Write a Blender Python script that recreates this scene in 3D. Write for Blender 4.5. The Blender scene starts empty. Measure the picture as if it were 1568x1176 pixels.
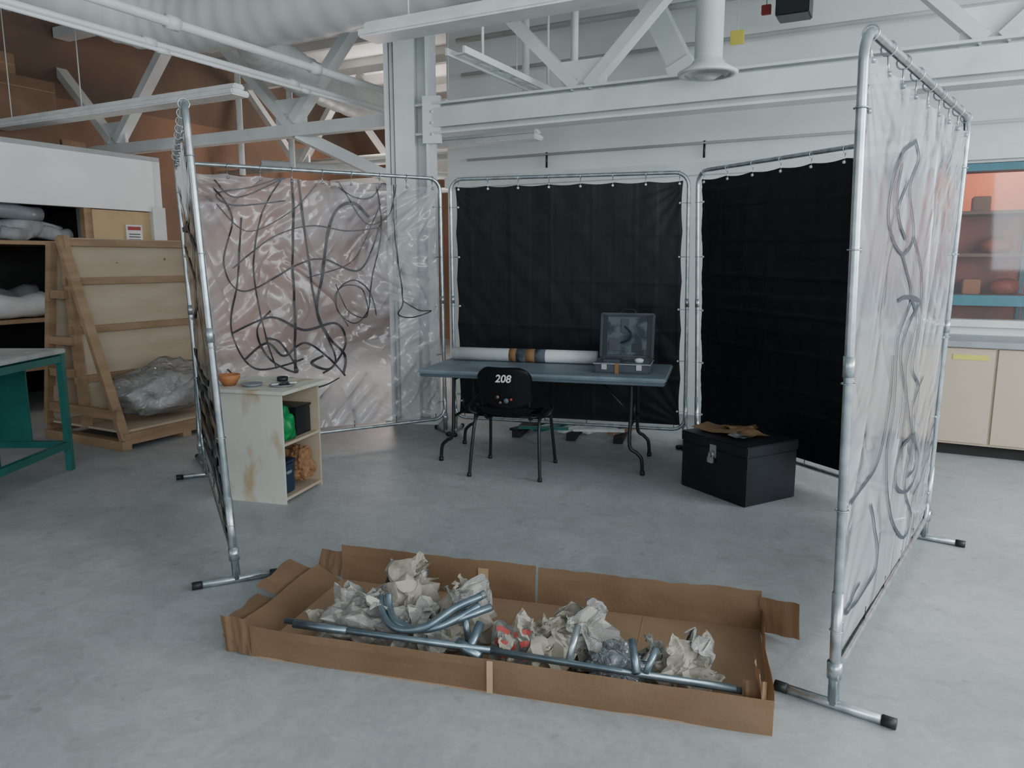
import bpy, bmesh, math, random
from mathutils import Vector, Matrix, noise
random.seed(7)
V=Vector
# ---------------------------------------------------------------- materials
def nt(name):
    m=bpy.data.materials.new(name); m.use_nodes=True
    n=m.node_tree; return m,n,n.nodes['Principled BSDF']
def mat(name,c,rough=.6,metal=0,c2=None,scale=6,bump=0,bscale=30,stretch=(1,1,1),detail=4,spec=.5,contrast=(.35,.65)):
    m,n,b=nt(name)
    b.inputs['Roughness'].default_value=rough; b.inputs['Metallic'].default_value=metal
    b.inputs['Specular IOR Level'].default_value=spec
    tc=n.nodes.new('ShaderNodeTexCoord'); mp=n.nodes.new('ShaderNodeMapping'); mp.inputs['Scale'].default_value=stretch
    n.links.new(tc.outputs['Object'],mp.inputs['Vector'])
    no=n.nodes.new('ShaderNodeTexNoise'); no.inputs['Scale'].default_value=scale; no.inputs['Detail'].default_value=detail
    n.links.new(mp.outputs[0],no.inputs['Vector'])
    cr=n.nodes.new('ShaderNodeValToRGB')
    c2=c2 or tuple(x*.86 for x in c)
    cr.color_ramp.elements[0].position=contrast[0]; cr.color_ramp.elements[1].position=contrast[1]
    cr.color_ramp.elements[0].color=(*c2,1); cr.color_ramp.elements[1].color=(*c,1)
    n.links.new(no.outputs['Fac'],cr.inputs[0]); n.links.new(cr.outputs[0],b.inputs['Base Color'])
    if bump:
        n2=n.nodes.new('ShaderNodeTexNoise'); n2.inputs['Scale'].default_value=bscale; n2.inputs['Detail'].default_value=5
        n.links.new(mp.outputs[0],n2.inputs['Vector'])
        bp=n.nodes.new('ShaderNodeBump'); bp.inputs['Strength'].default_value=bump; bp.inputs['Distance'].default_value=.02
        n.links.new(n2.outputs['Fac'],bp.inputs['Height']); n.links.new(bp.outputs[0],b.inputs['Normal'])
    return m
def floor_mat():
    m,n,b=nt('worn_concrete'); tc=n.nodes.new('ShaderNodeTexCoord')
    def nz(s,d,dist=0,rough=.6):
        x=n.nodes.new('ShaderNodeTexNoise'); x.inputs['Scale'].default_value=s; x.inputs['Detail'].default_value=d; x.inputs['Distortion'].default_value=dist; x.inputs['Roughness'].default_value=rough
        n.links.new(tc.outputs['Object'],x.inputs['Vector']); return x
    def ramp(src,p0,c0,p1,c1):
        r=n.nodes.new('ShaderNodeValToRGB'); r.color_ramp.elements[0].position=p0; r.color_ramp.elements[1].position=p1
        r.color_ramp.elements[0].color=(*c0,1); r.color_ramp.elements[1].color=(*c1,1); n.links.new(src.outputs['Fac'],r.inputs[0]); return r
    def mul(a,bb,f):
        x=n.nodes.new('ShaderNodeMixRGB'); x.blend_type='MULTIPLY'; x.inputs[0].default_value=f
        n.links.new(a.outputs[0],x.inputs[1]); n.links.new(bb.outputs[0],x.inputs[2]); return x
    big=ramp(nz(.7,10,.6),.33,(.36,.375,.38),.68,(.475,.49,.49))
    mid=ramp(nz(4.5,8,1.2,.7),.34,(.76,.76,.75),.58,(1,1,1))
    fine=ramp(nz(38,4),.38,(.85,.85,.85),.62,(1,1,1))
    sp=ramp(nz(13,2,0,.4),.69,(1,1,1),.75,(.66,.64,.62))
    c=mul(mul(mul(big,mid,.7),fine,.6),sp,.45)
    n.links.new(c.outputs[0],b.inputs['Base Color'])
    rr=n.nodes.new('ShaderNodeMapRange'); rr.inputs['To Min'].default_value=.40; rr.inputs['To Max'].default_value=.66
    n.links.new(nz(2.5,6,.5).outputs['Fac'],rr.inputs['Value']); n.links.new(rr.outputs[0],b.inputs['Roughness'])
    bp=n.nodes.new('ShaderNodeBump'); bp.inputs['Strength'].default_value=.15; bp.inputs['Distance'].default_value=.01
    n.links.new(nz(18,6).outputs['Fac'],bp.inputs['Height']); n.links.new(bp.outputs[0],b.inputs['Normal'])
    return m
def plastic(name,c,alpha,translucency=.45,bump=.6,rough=.28,stretch=(5,.7,1),a_noise=.1,rot=.5,dist=.03,ridge=.12,power=4,distort=.5):
    m,n,b=nt(name); b.inputs['Base Color'].default_value=(*c,1); b.inputs['Roughness'].default_value=rough
    out=n.nodes['Material Output']; N=n.nodes.new; Lk=n.links.new
    tc=N('ShaderNodeTexCoord')
    no=N('ShaderNodeTexNoise'); no.inputs['Scale'].default_value=1.3; no.inputs['Detail'].default_value=3; no.inputs['Distortion'].default_value=1.0
    Lk(tc.outputs['UV'],no.inputs['Vector'])
    outs=[]
    for r,sc,w in ((rot,1.0,1.0),(rot-1.15,.8,.6)):
        mr0=N('ShaderNodeMapping'); mr0.inputs['Rotation'].default_value=(0,0,r); Lk(tc.outputs['UV'],mr0.inputs['Vector'])
        mp=N('ShaderNodeMapping'); mp.inputs['Scale'].default_value=stretch; Lk(mr0.outputs[0],mp.inputs['Vector'])
        n2=N('ShaderNodeTexNoise'); n2.noise_type='FBM'; n2.inputs['Scale'].default_value=sc; n2.inputs['Detail'].default_value=1.5; n2.inputs['Distortion'].default_value=distort
        Lk(mp.outputs[0],n2.inputs['Vector'])
        a=N('ShaderNodeMath'); a.operation='MULTIPLY_ADD'; a.inputs[1].default_value=2; a.inputs[2].default_value=-1; Lk(n2.outputs['Fac'],a.inputs[0])
        ab=N('ShaderNodeMath'); ab.operation='ABSOLUTE'; Lk(a.outputs[0],ab.inputs[0])
        s=N('ShaderNodeMath'); s.operation='SUBTRACT'; s.inputs[0].default_value=1; Lk(ab.outputs[0],s.inputs[1])
        pw=N('ShaderNodeMath'); pw.operation='POWER'; pw.inputs[1].default_value=power; Lk(s.outputs[0],pw.inputs[0])
        ml=N('ShaderNodeMath'); ml.operation='MULTIPLY'; ml.inputs[1].default_value=w; Lk(pw.outputs[0],ml.inputs[0]); outs.append(ml)
    ad0=N('ShaderNodeMath'); ad0.operation='ADD'; Lk(outs[0].outputs[0],ad0.inputs[0]); Lk(outs[1].outputs[0],ad0.inputs[1])
    ms=N('ShaderNodeMapRange'); ms.inputs['From Min'].default_value=.40; ms.inputs['From Max'].default_value=.62; Lk(no.outputs['Fac'],ms.inputs['Value'])
    ad=N('ShaderNodeMath'); ad.operation='MULTIPLY'; Lk(ad0.outputs[0],ad.inputs[0]); Lk(ms.outputs[0],ad.inputs[1])
    bp=N('ShaderNodeBump'); bp.inputs['Strength'].default_value=bump; bp.inputs['Distance'].default_value=dist
    Lk(ad.outputs[0],bp.inputs['Height']); Lk(bp.outputs[0],b.inputs['Normal'])
    tr=N('ShaderNodeBsdfTranslucent'); tr.inputs['Color'].default_value=(*c,1); Lk(bp.outputs[0],tr.inputs['Normal'])
    tp=N('ShaderNodeBsdfTransparent')
    m1=N('ShaderNodeMixShader'); m1.inputs[0].default_value=translucency
    Lk(b.outputs[0],m1.inputs[1]); Lk(tr.outputs[0],m1.inputs[2])
    m2=N('ShaderNodeMixShader')
    mr=N('ShaderNodeMapRange'); mr.inputs['From Min'].default_value=.3; mr.inputs['From Max'].default_value=.7
    mr.inputs['To Min'].default_value=alpha-a_noise; mr.inputs['To Max'].default_value=alpha+a_noise
    Lk(no.outputs['Fac'],mr.inputs['Value'])
    mx=N('ShaderNodeMath'); mx.operation='MULTIPLY_ADD'; mx.use_clamp=True; mx.inputs[1].default_value=ridge; Lk(ad.outputs[0],mx.inputs[0]); Lk(mr.outputs[0],mx.inputs[2])  # bright crease highlights painted in as extra opacity along the ridges
    Lk(mx.outputs[0],m2.inputs[0])
    Lk(tp.outputs[0],m2.inputs[1]); Lk(m1.outputs[0],m2.inputs[2])
    # thin glossy film on top
    gl=N('ShaderNodeBsdfGlossy'); gl.inputs['Roughness'].default_value=rough*.8; Lk(bp.outputs[0],gl.inputs['Normal'])
    fr=N('ShaderNodeFresnel'); fr.inputs['IOR'].default_value=1.45; Lk(bp.outputs[0],fr.inputs['Normal'])
    m3=N('ShaderNodeMixShader'); Lk(fr.outputs[0],m3.inputs[0]); Lk(m2.outputs[0],m3.inputs[1]); Lk(gl.outputs[0],m3.inputs[2])
    Lk(m3.outputs[0],out.inputs['Surface'])
    return m
def newsprint(name,c,dark,scale):
    m,n,b=nt(name); b.inputs['Roughness'].default_value=.8; N=n.nodes.new; Lk=n.links.new
    tc=N('ShaderNodeTexCoord'); mp=N('ShaderNodeMapping'); Lk(tc.outputs['UV'],mp.inputs['Vector'])
    w=N('ShaderNodeTexWave'); w.wave_type='BANDS'; w.bands_direction='Y'; w.inputs['Scale'].default_value=scale; Lk(mp.outputs[0],w.inputs['Vector'])
    bl=N('ShaderNodeTexNoise'); bl.inputs['Scale'].default_value=2.2; bl.inputs['Detail'].default_value=1; Lk(mp.outputs[0],bl.inputs['Vector'])
    wd=N('ShaderNodeTexNoise'); wd.inputs['Scale'].default_value=32; Lk(mp.outputs[0],wd.inputs['Vector'])
    m1=N('ShaderNodeMath'); m1.operation='MULTIPLY'; Lk(w.outputs['Fac'],m1.inputs[0]); Lk(wd.outputs['Fac'],m1.inputs[1])
    gt=N('ShaderNodeMath'); gt.operation='GREATER_THAN'; gt.inputs[1].default_value=.45; Lk(bl.outputs['Fac'],gt.inputs[0])
    m2=N('ShaderNodeMath'); m2.operation='MULTIPLY'; Lk(m1.outputs[0],m2.inputs[0]); Lk(gt.outputs[0],m2.inputs[1])
    r=N('ShaderNodeValToRGB'); r.color_ramp.elements[0].position=.20; r.color_ramp.elements[1].position=.40; r.color_ramp.elements[0].color=(*c,1); r.color_ramp.elements[1].color=(*dark,1)
    Lk(m2.outputs[0],r.inputs[0]); Lk(r.outputs[0],b.inputs['Base Color']); return m
concrete=floor_mat()
white=mat('white_paint',(.84,.86,.85),.55,0,(.77,.79,.78),1.5,.05,20)
whited=mat('white_paint_dusty',(.70,.73,.72),.6,0,(.58,.61,.60),2.2)
ceilm=mat('ceiling_paint',(.60,.62,.61),.8,0,(.46,.48,.47),1)
steelw=mat('painted_steel',(.77,.80,.79),.45,0,(.67,.70,.69),3)
chrome=mat('galvanised_tube',(.55,.6,.62),.28,.85,(.36,.40,.42),18)
tubeblue=mat('zinc_tube',(.25,.32,.36),.32,.75,(.16,.21,.25),12)
blackm=mat('black_vinyl',(.008,.010,.013),.40,0,(.005,.006,.008),3,.26,2.2,stretch=(3.2,3.2,.5),spec=.32)
blackr=mat('black_rubber',(.015,.016,.018),.5)
blackp=mat('black_plastic',(.018,.02,.023),.35)
blackmetal=mat('black_metal',(.03,.033,.036),.35,.5)
ink=mat('black_paint_line',(.012,.012,.015),.4)
inkg=mat('grey_ink_line',(.03,.037,.052),.5)
cardb=mat('cardboard',(.41,.265,.155),.75,0,(.335,.21,.12),3,.1,40)
cardl=mat('cardboard_inside',(.36,.235,.14),.8,0,(.28,.18,.105),2.5)
tape=mat('packing_tape',(.50,.34,.20),.3)
paper=mat('kraft_paper_pale',(.43,.395,.32),.8,0,(.30,.27,.215),7,.3,25)
newsp=newsprint('newsprint',(.43,.415,.37),(.07,.07,.075),13)
redm=mat('red_print',(.40,.06,.05),.6)
brownp=mat('brown_paper',(.33,.17,.08),.8,0,(.24,.12,.055),6)
pine=mat('pine_wood',(.40,.265,.16),.6,0,(.30,.195,.11),3,.1,20,stretch=(1,1,5))
ply=mat('plywood',(.55,.455,.34),.6,0,(.47,.375,.265),2.2,.05,30,stretch=(.6,.6,3))
plyy=mat('plywood_door',(.55,.41,.23),.6,0,(.47,.34,.18),2.2)
birch=mat('birch_door',(.57,.47,.35),.45,0,(.52,.42,.30),1.5,stretch=(1,1,.2))
plypaint=mat('paint_stained_plywood',(.60,.59,.51),.7,0,(.48,.36,.22),4.5,.1,12,stretch=(1.6,1.6,.7),contrast=(.32,.48))
tabletop=mat('grey_blue_laminate',(.22,.27,.31),.45,0,(.16,.20,.235),5)
tablee=mat('table_edge',(.10,.13,.155),.5)
chestm=mat('black_painted_wood',(.016,.018,.023),.42,0,(.009,.011,.013),4,.15,14,spec=.35)
silver=mat('lock_steel',(.6,.62,.64),.25,.9)
teal=mat('teal_paint',(.02,.17,.145),.45,0,(.015,.13,.11),4)
bluebar=mat('blue_grey_frame',(.07,.20,.25),.45)
caseg=mat('case_grey',(.075,.09,.105),.5,0,(.05,.062,.075),6)
caseb=mat('case_inside',(.13,.15,.165),.9,0,(.055,.068,.08),11,spec=.15,contrast=(.42,.55))
greenbag=mat('green_bag',(.01,.30,.08),.4,0,(.005,.17,.05),8)
navy=mat('navy_plastic',(.02,.035,.07),.4)
terra=mat('terracotta',(.50,.20,.08),.6)
glaze=mat('grey_glaze',(.25,.27,.29),.3)
fabric=mat('grey_fabric',(.42,.43,.44),.9,0,(.25,.25,.26),6,.4,8)
orange=mat('orange_wall',(.52,.15,.06),.7,0,(.40,.11,.05),1.2)
rust=mat('rust_wall',(.30,.17,.11),.8,0,(.19,.125,.09),.8)
brownw=mat('brown_wall',(.19,.125,.09),.8,0,(.10,.077,.062),.9)
redo=mat('orange_red_stuff',(.45,.09,.035),.5,0,(.30,.06,.025),5)
shelfw=mat('brown_shelf',(.22,.13,.08),.6)
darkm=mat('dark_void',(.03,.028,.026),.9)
greyc=mat('counter_grey',(.34,.37,.38),.4)
yellow=mat('yellow_label',(.75,.68,.12),.6)
paperw=mat('white_paper',(.72,.74,.74),.6)
lampw=mat('fixture_white',(.84,.87,.86),.4)
ductm=mat('duct_paint',(.70,.74,.73),.4,0,(.60,.64,.63),3)
signw=mat('sign_white',(.8,.8,.8),.5)
benchtop=mat('bench_top',(.52,.54,.50),.5,0,(.38,.4,.38),6)
sheetA=plastic('milky_plastic_sheet',(.84,.82,.85),.27,.32,1.0,.16,(2.8,.30,1),.10,.75,.09,.32,6)
sheetR=plastic('white_plastic_sheet',(.86,.89,.95),.66,.45,.6,.20,(2.4,.25,1),.07,.45,.035,.10,5)
sheetL=plastic('grey_plastic_sheet',(.62,.66,.70),.55,.4,.5,.25,(2.5,.3,1),.08,.3,.03,.08)
wrap=plastic('clear_wrap',(.72,.70,.68),.40,.4,.7,.15,(6,2,3),.12)
bagp=plastic('clear_bag',(.68,.74,.80),.45,.4,.7,.12,(6,3,3),.12)
glassp=plastic('pane',(.75,.8,.8),.03,0,0,.05,(1,1,1),.0,ridge=0)
# ---------------------------------------------------------------- mesh builder
def frame(x,y,deg=0,z=0): return Matrix.Translation((x,y,z))@Matrix.Rotation(math.radians(deg),4,'Z')
class MB:
    def __init__(s,M=None):
        s.bm=bmesh.new(); s.bm.loops.layers.uv.new('UVMap'); s.mats=[]; s.M=M or Matrix.Identity(4)
    def mi(s,m):
        if m not in s.mats: s.mats.append(m)
        return s.mats.index(m)
    def _merge(s,b,m,smooth=False,M=None):
        k=s.mi(m)
        for f in b.faces: f.material_index=k; f.smooth=smooth
        b.transform(s.M@(M or Matrix.Identity(4)))
        me=bpy.data.meshes.new('t'); b.to_mesh(me); b.free(); s.bm.from_mesh(me); bpy.data.meshes.remove(me)
    def box(s,lo,hi,m,bev=0,M=None,seg=2):
        b=bmesh.new(); b.loops.layers.uv.new('UVMap'); bmesh.ops.create_cube(b,size=1)
        lo=V(lo);hi=V(hi);c=(lo+hi)/2;d=hi-lo
        for v in b.verts: v.co=V((c.x+v.co.x*d.x,c.y+v.co.y*d.y,c.z+v.co.z*d.z))
        if bev: bmesh.ops.bevel(b,geom=b.edges[:],offset=bev,segments=seg,affect='EDGES')
        s._merge(b,m,False,M)
    def beam(s,p0,p1,w,h,m,up=(0,0,1),bev=0):
        p0=V(p0);p1=V(p1);x=(p1-p0);L=x.length;x.normalize();u=V(up)
        if abs(x.dot(u))>.98:u=V((0,1,0))
        y=u.cross(x).normalized();z=x.cross(y)
        R=Matrix((x,y,z)).transposed().to_4x4(); R.translation=p0
        s.box((0,-w/2,-h/2),(L,w/2,h/2),m,bev,R)
    def tube(s,pts,r,m,seg=10,closed=False):
        pts=[V(p) for p in pts]; n=len(pts); b=bmesh.new(); b.loops.layers.uv.new('UVMap'); rings=[]
        T=[]
        for i in range(n):
            if closed: t=pts[(i+1)%n]-pts[i-1]
            else: t=pts[min(i+1,n-1)]-pts[max(i-1,0)]
            T.append(t.normalized())
        a=V((0,0,1)) if abs(T[0].z)<.9 else V((1,0,0))
        nn=(a-T[0]*a.dot(T[0])).normalized()
        for i in range(n):
            nn=(nn-T[i]*nn.dot(T[i])).normalized(); bb=T[i].cross(nn)
            rr=r[i] if isinstance(r,(list,tuple)) else r
            rings.append([b.verts.new(pts[i]+(nn*math.cos(k*2*math.pi/seg)+bb*math.sin(k*2*math.pi/seg))*rr) for k in range(seg)])
        R=range(n) if closed else range(n-1)
        for i in R:
            A=rings[i];B=rings[(i+1)%n]
            for k in range(seg): b.faces.new((A[k],A[(k+1)%seg],B[(k+1)%seg],B[k]))
        if not closed:
            b.faces.new(rings[0][::-1]);b.faces.new(rings[-1])
        s._merge(b,m,True)
    def cyl(s,p0,p1,r,m,seg=20): s.tube([p0,p1],r,m,seg)
    def pipe(s,p0,p1,r,m,seg=14):
        s.tube([p0,p1],r,m,seg); d=(V(p1)-V(p0)).normalized()
        for p,q in ((V(p0),-1),(V(p1),1)): s.tube([p+d*q*.0005,p+d*q*.0015],r*.72,darkm,seg)
    def lathe(s,prof,m,seg=28,c=(0,0,0)):
        b=bmesh.new(); b.loops.layers.uv.new('UVMap'); rings=[]
        for r,z in prof: rings.append([b.verts.new((c[0]+r*math.cos(k*2*math.pi/seg),c[1]+r*math.sin(k*2*math.pi/seg),c[2]+z)) for k in range(seg)])
        for A,B in zip(rings,rings[1:]):
            for k in range(seg): b.faces.new((A[k],A[(k+1)%seg],B[(k+1)%seg],B[k]))
        s._merge(b,m,True)
    def grid(s,fn,nu,nv,m,thick=0,smooth=True,us=2,vs=2):
        b=bmesh.new(); uvl=b.loops.layers.uv.new('UVMap')
        G=[[b.verts.new(fn(i/nu,j/nv)) for i in range(nu+1)] for j in range(nv+1)]
        for j in range(nv):
            for i in range(nu):
                f=b.faces.new((G[j][i],G[j][i+1],G[j+1][i+1],G[j+1][i]))
                for l,(a,c) in zip(f.loops,((i,j),(i+1,j),(i+1,j+1),(i,j+1))): l[uvl].uv=(us*a/nu,vs*c/nv)
        if thick: bmesh.ops.solidify(b,geom=b.faces[:],thickness=thick)
        s._merge(b,m,smooth)
    def ribbon(s,pts,nrm,w,m):
        b=bmesh.new(); b.loops.layers.uv.new('UVMap'); pr=None;n=len(pts)
        for i in range(n):
            t=(pts[min(i+1,n-1)]-pts[max(i-1,0)]).normalized(); ww=w*(1+.35*noise.noise(pts[i]*5)); sd=t.cross(nrm).normalized()*ww/2
            c=(b.verts.new(pts[i]+sd),b.verts.new(pts[i]-sd))
            if pr: b.faces.new((pr[0],c[0],c[1],pr[1]))
            pr=c
        s._merge(b,m,False)
    def crumple(s,c,rad,m,seed,sub=4,amp=.35,freq=1.8,sq=.8,smooth=False):
        b=bmesh.new(); uvl=b.loops.layers.uv.new('UVMap'); bmesh.ops.create_icosphere(b,subdivisions=sub,radius=1)
        o=V((seed*3.7,seed*1.3,seed*7.1))
        for f in b.faces:
            for l in f.loops: p=l.vert.co; l[uvl].uv=(p.x+p.z*.5,p.y+p.z)
        for v in b.verts:
            p=v.co.copy(); q=p*freq+o
            k=1+amp*noise.noise(q)+amp*.9*(.5-abs(noise.noise(q*2.1)))*1.2+amp*.35*noise.noise(q*5)
            v.co=V((p.x*k*rad[0],p.y*k*rad[1],max(-.75,p.z*k)*rad[2]*sq))+V(c)
        s._merge(b,m,smooth)
    def sheetlump(s,c,size,m,seed,amp=.5,n=22,rot=0,tilt=0,zmin=None):
        o=V((seed*2.3,seed*5.1,seed*.7))
        Rm=Matrix.Rotation(rot,3,'Z')@Matrix.Rotation(tilt,3,'X')
        sz=max(size)
        def rg(q): return .5-abs(noise.noise(q))*1.6
        def fn(u,v):
            p=V(((u-.5)*size[0],(v-.5)*size[1],0)); q=V((u*2.2,v*2.2,0))+o
            d=V((noise.noise(q),noise.noise(q+V((9,0,0))),rg(q+V((0,9,0)))*1.1))*amp*sz
            q2=V((u*6+v*2,v*5-u*3,2))+o
            d+=V((rg(q2)*.25,rg(q2+V((4,0,0)))*.25,rg(q2+V((0,4,0)))*.55))*amp*.55*sz
            r=Rm@(p*.95+d); r=r+V(c)
            if zmin is not None: r.z=max(r.z,zmin)
            return r
        s.grid(fn,n,n,m,0,False)
    def done(s,name):
        vs=s.bm.verts
        lo=V((min(v.co.x for v in vs),min(v.co.y for v in vs),min(v.co.z for v in vs)))
        hi=V((max(v.co.x for v in vs),max(v.co.y for v in vs),max(v.co.z for v in vs)))
        o=V(((lo.x+hi.x)/2,(lo.y+hi.y)/2,lo.z))
        for v in vs: v.co-=o
        me=bpy.data.meshes.new(name); s.bm.to_mesh(me); s.bm.free()
        for m in s.mats: me.materials.append(m)
        ob=bpy.data.objects.new(name,me); ob.location=o; bpy.context.collection.objects.link(ob); return ob
def smoothpts(P,n=8):
    out=[];P=[V(p) for p in P];m=len(P)
    for i in range(m-1):
        a=P[max(i-1,0)];b=P[i];c=P[i+1];d=P[min(i+2,m-1)]
        for k in range(n):
            t=k/n; out.append(.5*((2*b)+(c-a)*t+(2*a-5*b+4*c-d)*t*t+(3*b-a-3*c+d)*t**3))
    out.append(P[-1]); return out
ROOM=frame(0,0,62.1)      # x' = depth axis of the hall, y' = towards its left
# ---------------------------------------------------------------- shell
f=MB(ROOM); f.box((-4,-7,-.1),(13.2,9.8,0),concrete); f.done('floor')
f=MB(ROOM); f.box((-4,-7,4.6),(13.2,9.8,4.75),ceilm)
for k in range(17): f.box((-3.5+k*1.0,-7,4.48),(-3.42+k*1.0,9.7,4.6),ceilm)
f.done('ceiling')
f=MB(ROOM)
f.box((7.65,.3,0),(7.8,4.9,4.6),white); f.box((7.65,-4,0),(7.8,.3,1.05),white); f.box((7.65,-4,2.4),(7.8,.3,4.6),white); f.box((7.65,-7,0),(7.8,-4,4.6),white)
f.done('wall_back')
f=MB(ROOM); f.box((7.8,4.75,0),(13.1,4.9,4.6),whited); f.done('wall_alcove')
f=MB(ROOM); f.box((13,4.9,0),(13.15,9.7,3.3),rust); f.box((13,4.9,3.3),(13.15,9.7,4.6),whited); f.done('wall_far')
f=MB(ROOM); f.box((-4,9.65,0),(13.1,9.8,3.6),rust); f.box((-4,9.65,3.6),(13.1,9.8,4.6),brownw); f.done('wall_left')
f=MB(ROOM); f.box((9.6,-5,0),(9.7,1.2,3.2),orange); f.box((7.82,1.1,0),(9.6,1.2,3.2),orange); f.box((7.82,-5,3.1),(9.7,1.2,3.2),orange); f.done('wall_glazed_room')
f=MB(ROOM)
f.box((7.6,-4,1.02),(7.83,.3,1.08),steelw); f.box((7.6,-4,2.33),(7.83,.3,2.39),bluebar)
f.box((7.66,-4,1.2),(7.72,.3,1.29),bluebar)
for y in (.3,-1.3,-2.9): f.box((7.62,y-.03,1.05),(7.82,y+.03,2.4),steelw)
f.box((7.72,-4,1.08),(7.725,.3,2.34),glassp); f.done('window_1')
f=MB(ROOM); f.box((7.58,-7,2.42),(7.65,4.9,2.54),steelw); f.done('trim_1')
f=MB(ROOM)
for y in (-.9,-.3,.25): 
    for x in (8.1,8.55): f.box((x,y-.02,0),(x+.04,y+.02,2.3),bluebar)
for z in (.9,1.25,1.62,2.0): f.box((8.1,-.9,z),(8.6,.25,z+.03),shelfw)
f.box((8.58,-.9,.9),(8.6,.25,2.0),redo)
f.done('metal_shelving')
f=MB(ROOM)
for i,(y,z,r) in enumerate([(-.75,1.28,.1),(-.48,1.28,.09),(-.1,1.28,.12),(.1,1.28,.09),(-.65,1.65,.11),(-.15,1.65,.09),(.1,1.65,.07),(-.5,2.03,.09),(-.05,2.03,.1)]):
    m=[redo,terra,brownp,shelfw][i%4]
    if i%2: f.box((8.2,y-r*.8,z),(8.45,y+r*.8,z+r*1.5),m,.008)
    else: f.crumple((8.32,y,z+r*.62),(r,r*1.2,r),m,i+1,3,.15,smooth=True)
f.done('clay_moulds')
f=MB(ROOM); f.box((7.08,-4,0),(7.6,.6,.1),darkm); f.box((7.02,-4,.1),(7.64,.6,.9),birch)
y=.6
k=0
while y>-3.9:
    f.box((7.0,y-.59,.12),(7.02,y-.01,.89),birch,.003)
    y-=.63 if k==0 else .6; k+=1
f.box((6.97,-4.02,.9),(7.64,.62,.95),greyc,.005)
f.box((6.995,-.58,.80),(6.999,-.33,.84),yellow)
f.done('base_cabinet')
f=MB(frame(4.15,5.7)); f.lathe([(.0,.0),(.05,.0),(.055,.03),(.03,.05),(0,.055)],paperw,12); f.done('paper_scrap')
# ---------------------------------------------------------------- steel column + truss beams
f=MB(frame(-.96,7.45,-8))
f.box((-.21,-.16,0),(-.185,.16,4.6),steelw); f.box((.185,-.16,0),(.21,.16,4.6),steelw); f.box((-.19,-.012,0),(.19,.012,4.6),steelw)
f.box((-.12,-.14,0),(.07,-.01,4.6),steelw); f.cyl((-.16,-.08,0),(-.16,-.08,4.6),.02,steelw,10)
f.box((-.26,-.22,0),(.26,.22,.03),steelw)
f.box((.16,-.19,2.66),(.33,-.13,3.08),steelw); 
for z in (2.74,2.84,2.94): f.cyl((.25,-.20,z),(.25,-.18,z),.014,steelw,8)
f.done('steel_column')
f=MB(ROOM)
ac=6.14
f.box((ac-.1,-6.5,2.74),(ac+.1,4.22,2.76),steelw); f.box((ac-.012,-6.5,2.76),(ac+.012,4.22,3.0),steelw); f.box((ac-.1,-6.5,3.0),(ac+.1,4.22,3.02),steelw)
f.box((ac-.1,-6.5,2.8),(ac-.08,4.1,2.97),steelw)
f.box((ac-.1,-6.5,4.3),(ac+.1,9.6,4.42),steelw)
f.box((ac-.06,4.5,2.86),(ac+.06,9.6,2.98),steelw)
def truss(a,bs,z0,z1,half,w=.07):
    for y in bs:
        for sgn in (-1,1):
            f.beam((a,y+sgn*.05,z0),(a,y+sgn*half,z1),w,w*1.5,steelw,up=(1,0,0))
        f.box((a-.02,y-.2,z0-.1),(a+.02,y+.2,z0+.22),steelw)
        for k in range(4): f.cyl((a-.035,y-.13+.085*k,z0+.06),(a+.035,y-.13+.085*k,z0+.06),.014,steelw,8)
truss(ac,(2.57,-.35,-3.2,5.85,8.7),3.02,4.3,1.35,.09)
f.beam((ac,5.8,2.9),(ac+1.2,4.95,2.3),.1,.12,steelw)
f.done('roof_truss')
f=MB(ROOM)
f.box((8.9,5,2.95),(9.0,9.6,3.05),whited); f.box((8.9,5,4.2),(9.0,9.6,4.3),whited); truss(8.95,(6.2,8.4),3.05,4.2,1.0,.08)
f.box((3.25,-6,4.3),(3.4,9.6,4.42),steelw); 
f.box((11,5,2.95),(11.1,9.6,3.05),whited); truss(11.05,(6.0,8.0),3.05,4.2,1.0,.08)
f.done('roof_joist')
def fixture(a,y0,y1,z,rods):
    f=MB(ROOM); f.box((a-.1,y0,z),(a+.1,y1,z+.05),lampw,.012); f.box((a-.06,y0+.01,z+.045),(a+.06,y1-.01,z+.10),lampw,.015)
    for y,zz in rods: f.cyl((a,y,z+.1),(a,y,zz),.006,steelw,6)
    f.done('fluorescent_light_fixture')
fixture(4.88,5.21,8.85,2.98,((7.4,4.48),(8.6,4.48))); fixture(4.1,-4.5,3.23,2.98,((2.9,4.48),(0,4.48),(-3,4.48))); fixture(6.9,3.35,4.6,2.76,((3.6,4.48),(4.4,4.48)))
f=MB(ROOM)
for y,z,r in ((4.93,3.30,.035),(5.2,3.2,.025),(5.05,3.12,.015)):
    f.cyl((-2,y,z),(12.9,y,z),r,steelw,12)
    for a in (2.5,4,5.5,7): 
        f.cyl((a-.05,y,z),(a+.05,y,z),r*1.5,steelw,12)
for a,z,r,y0,y1 in ((7.5,3.62,.02,-6.5,4.6),(7.6,2.72,.014,-6.5,4.6),(7.6,3.05,.012,-6.5,4.6),(7.4,3.95,.03,-6.5,4.6),(5.45,3.55,.018,-6,4)):
    f.cyl((a,y0,z),(a,y1,z),r,whited,10)
for y in (3.6,1.9,.2): f.cyl((7.6,y,2.74),(7.6,y,2.58),.012,blackmetal,8)
for y in (2.9,3.4,4.6,6.4,7.2): f.cyl((6.7,y,2.6 if y>4 else 3.1),(6.7,y,4.6),.035,steelw,10)
for y,z in ((1.75,3.3),(-.6,3.4)): f.cyl((7.3,y,z),(7.3,y,4.6),.014,whited,8)
for a,z in ((8,3.3),(8.4,2.9),(9.8,3.2),(10.4,2.7)): f.cyl((a,5,z),(a,9.6,z),.04,whited,10)
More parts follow.
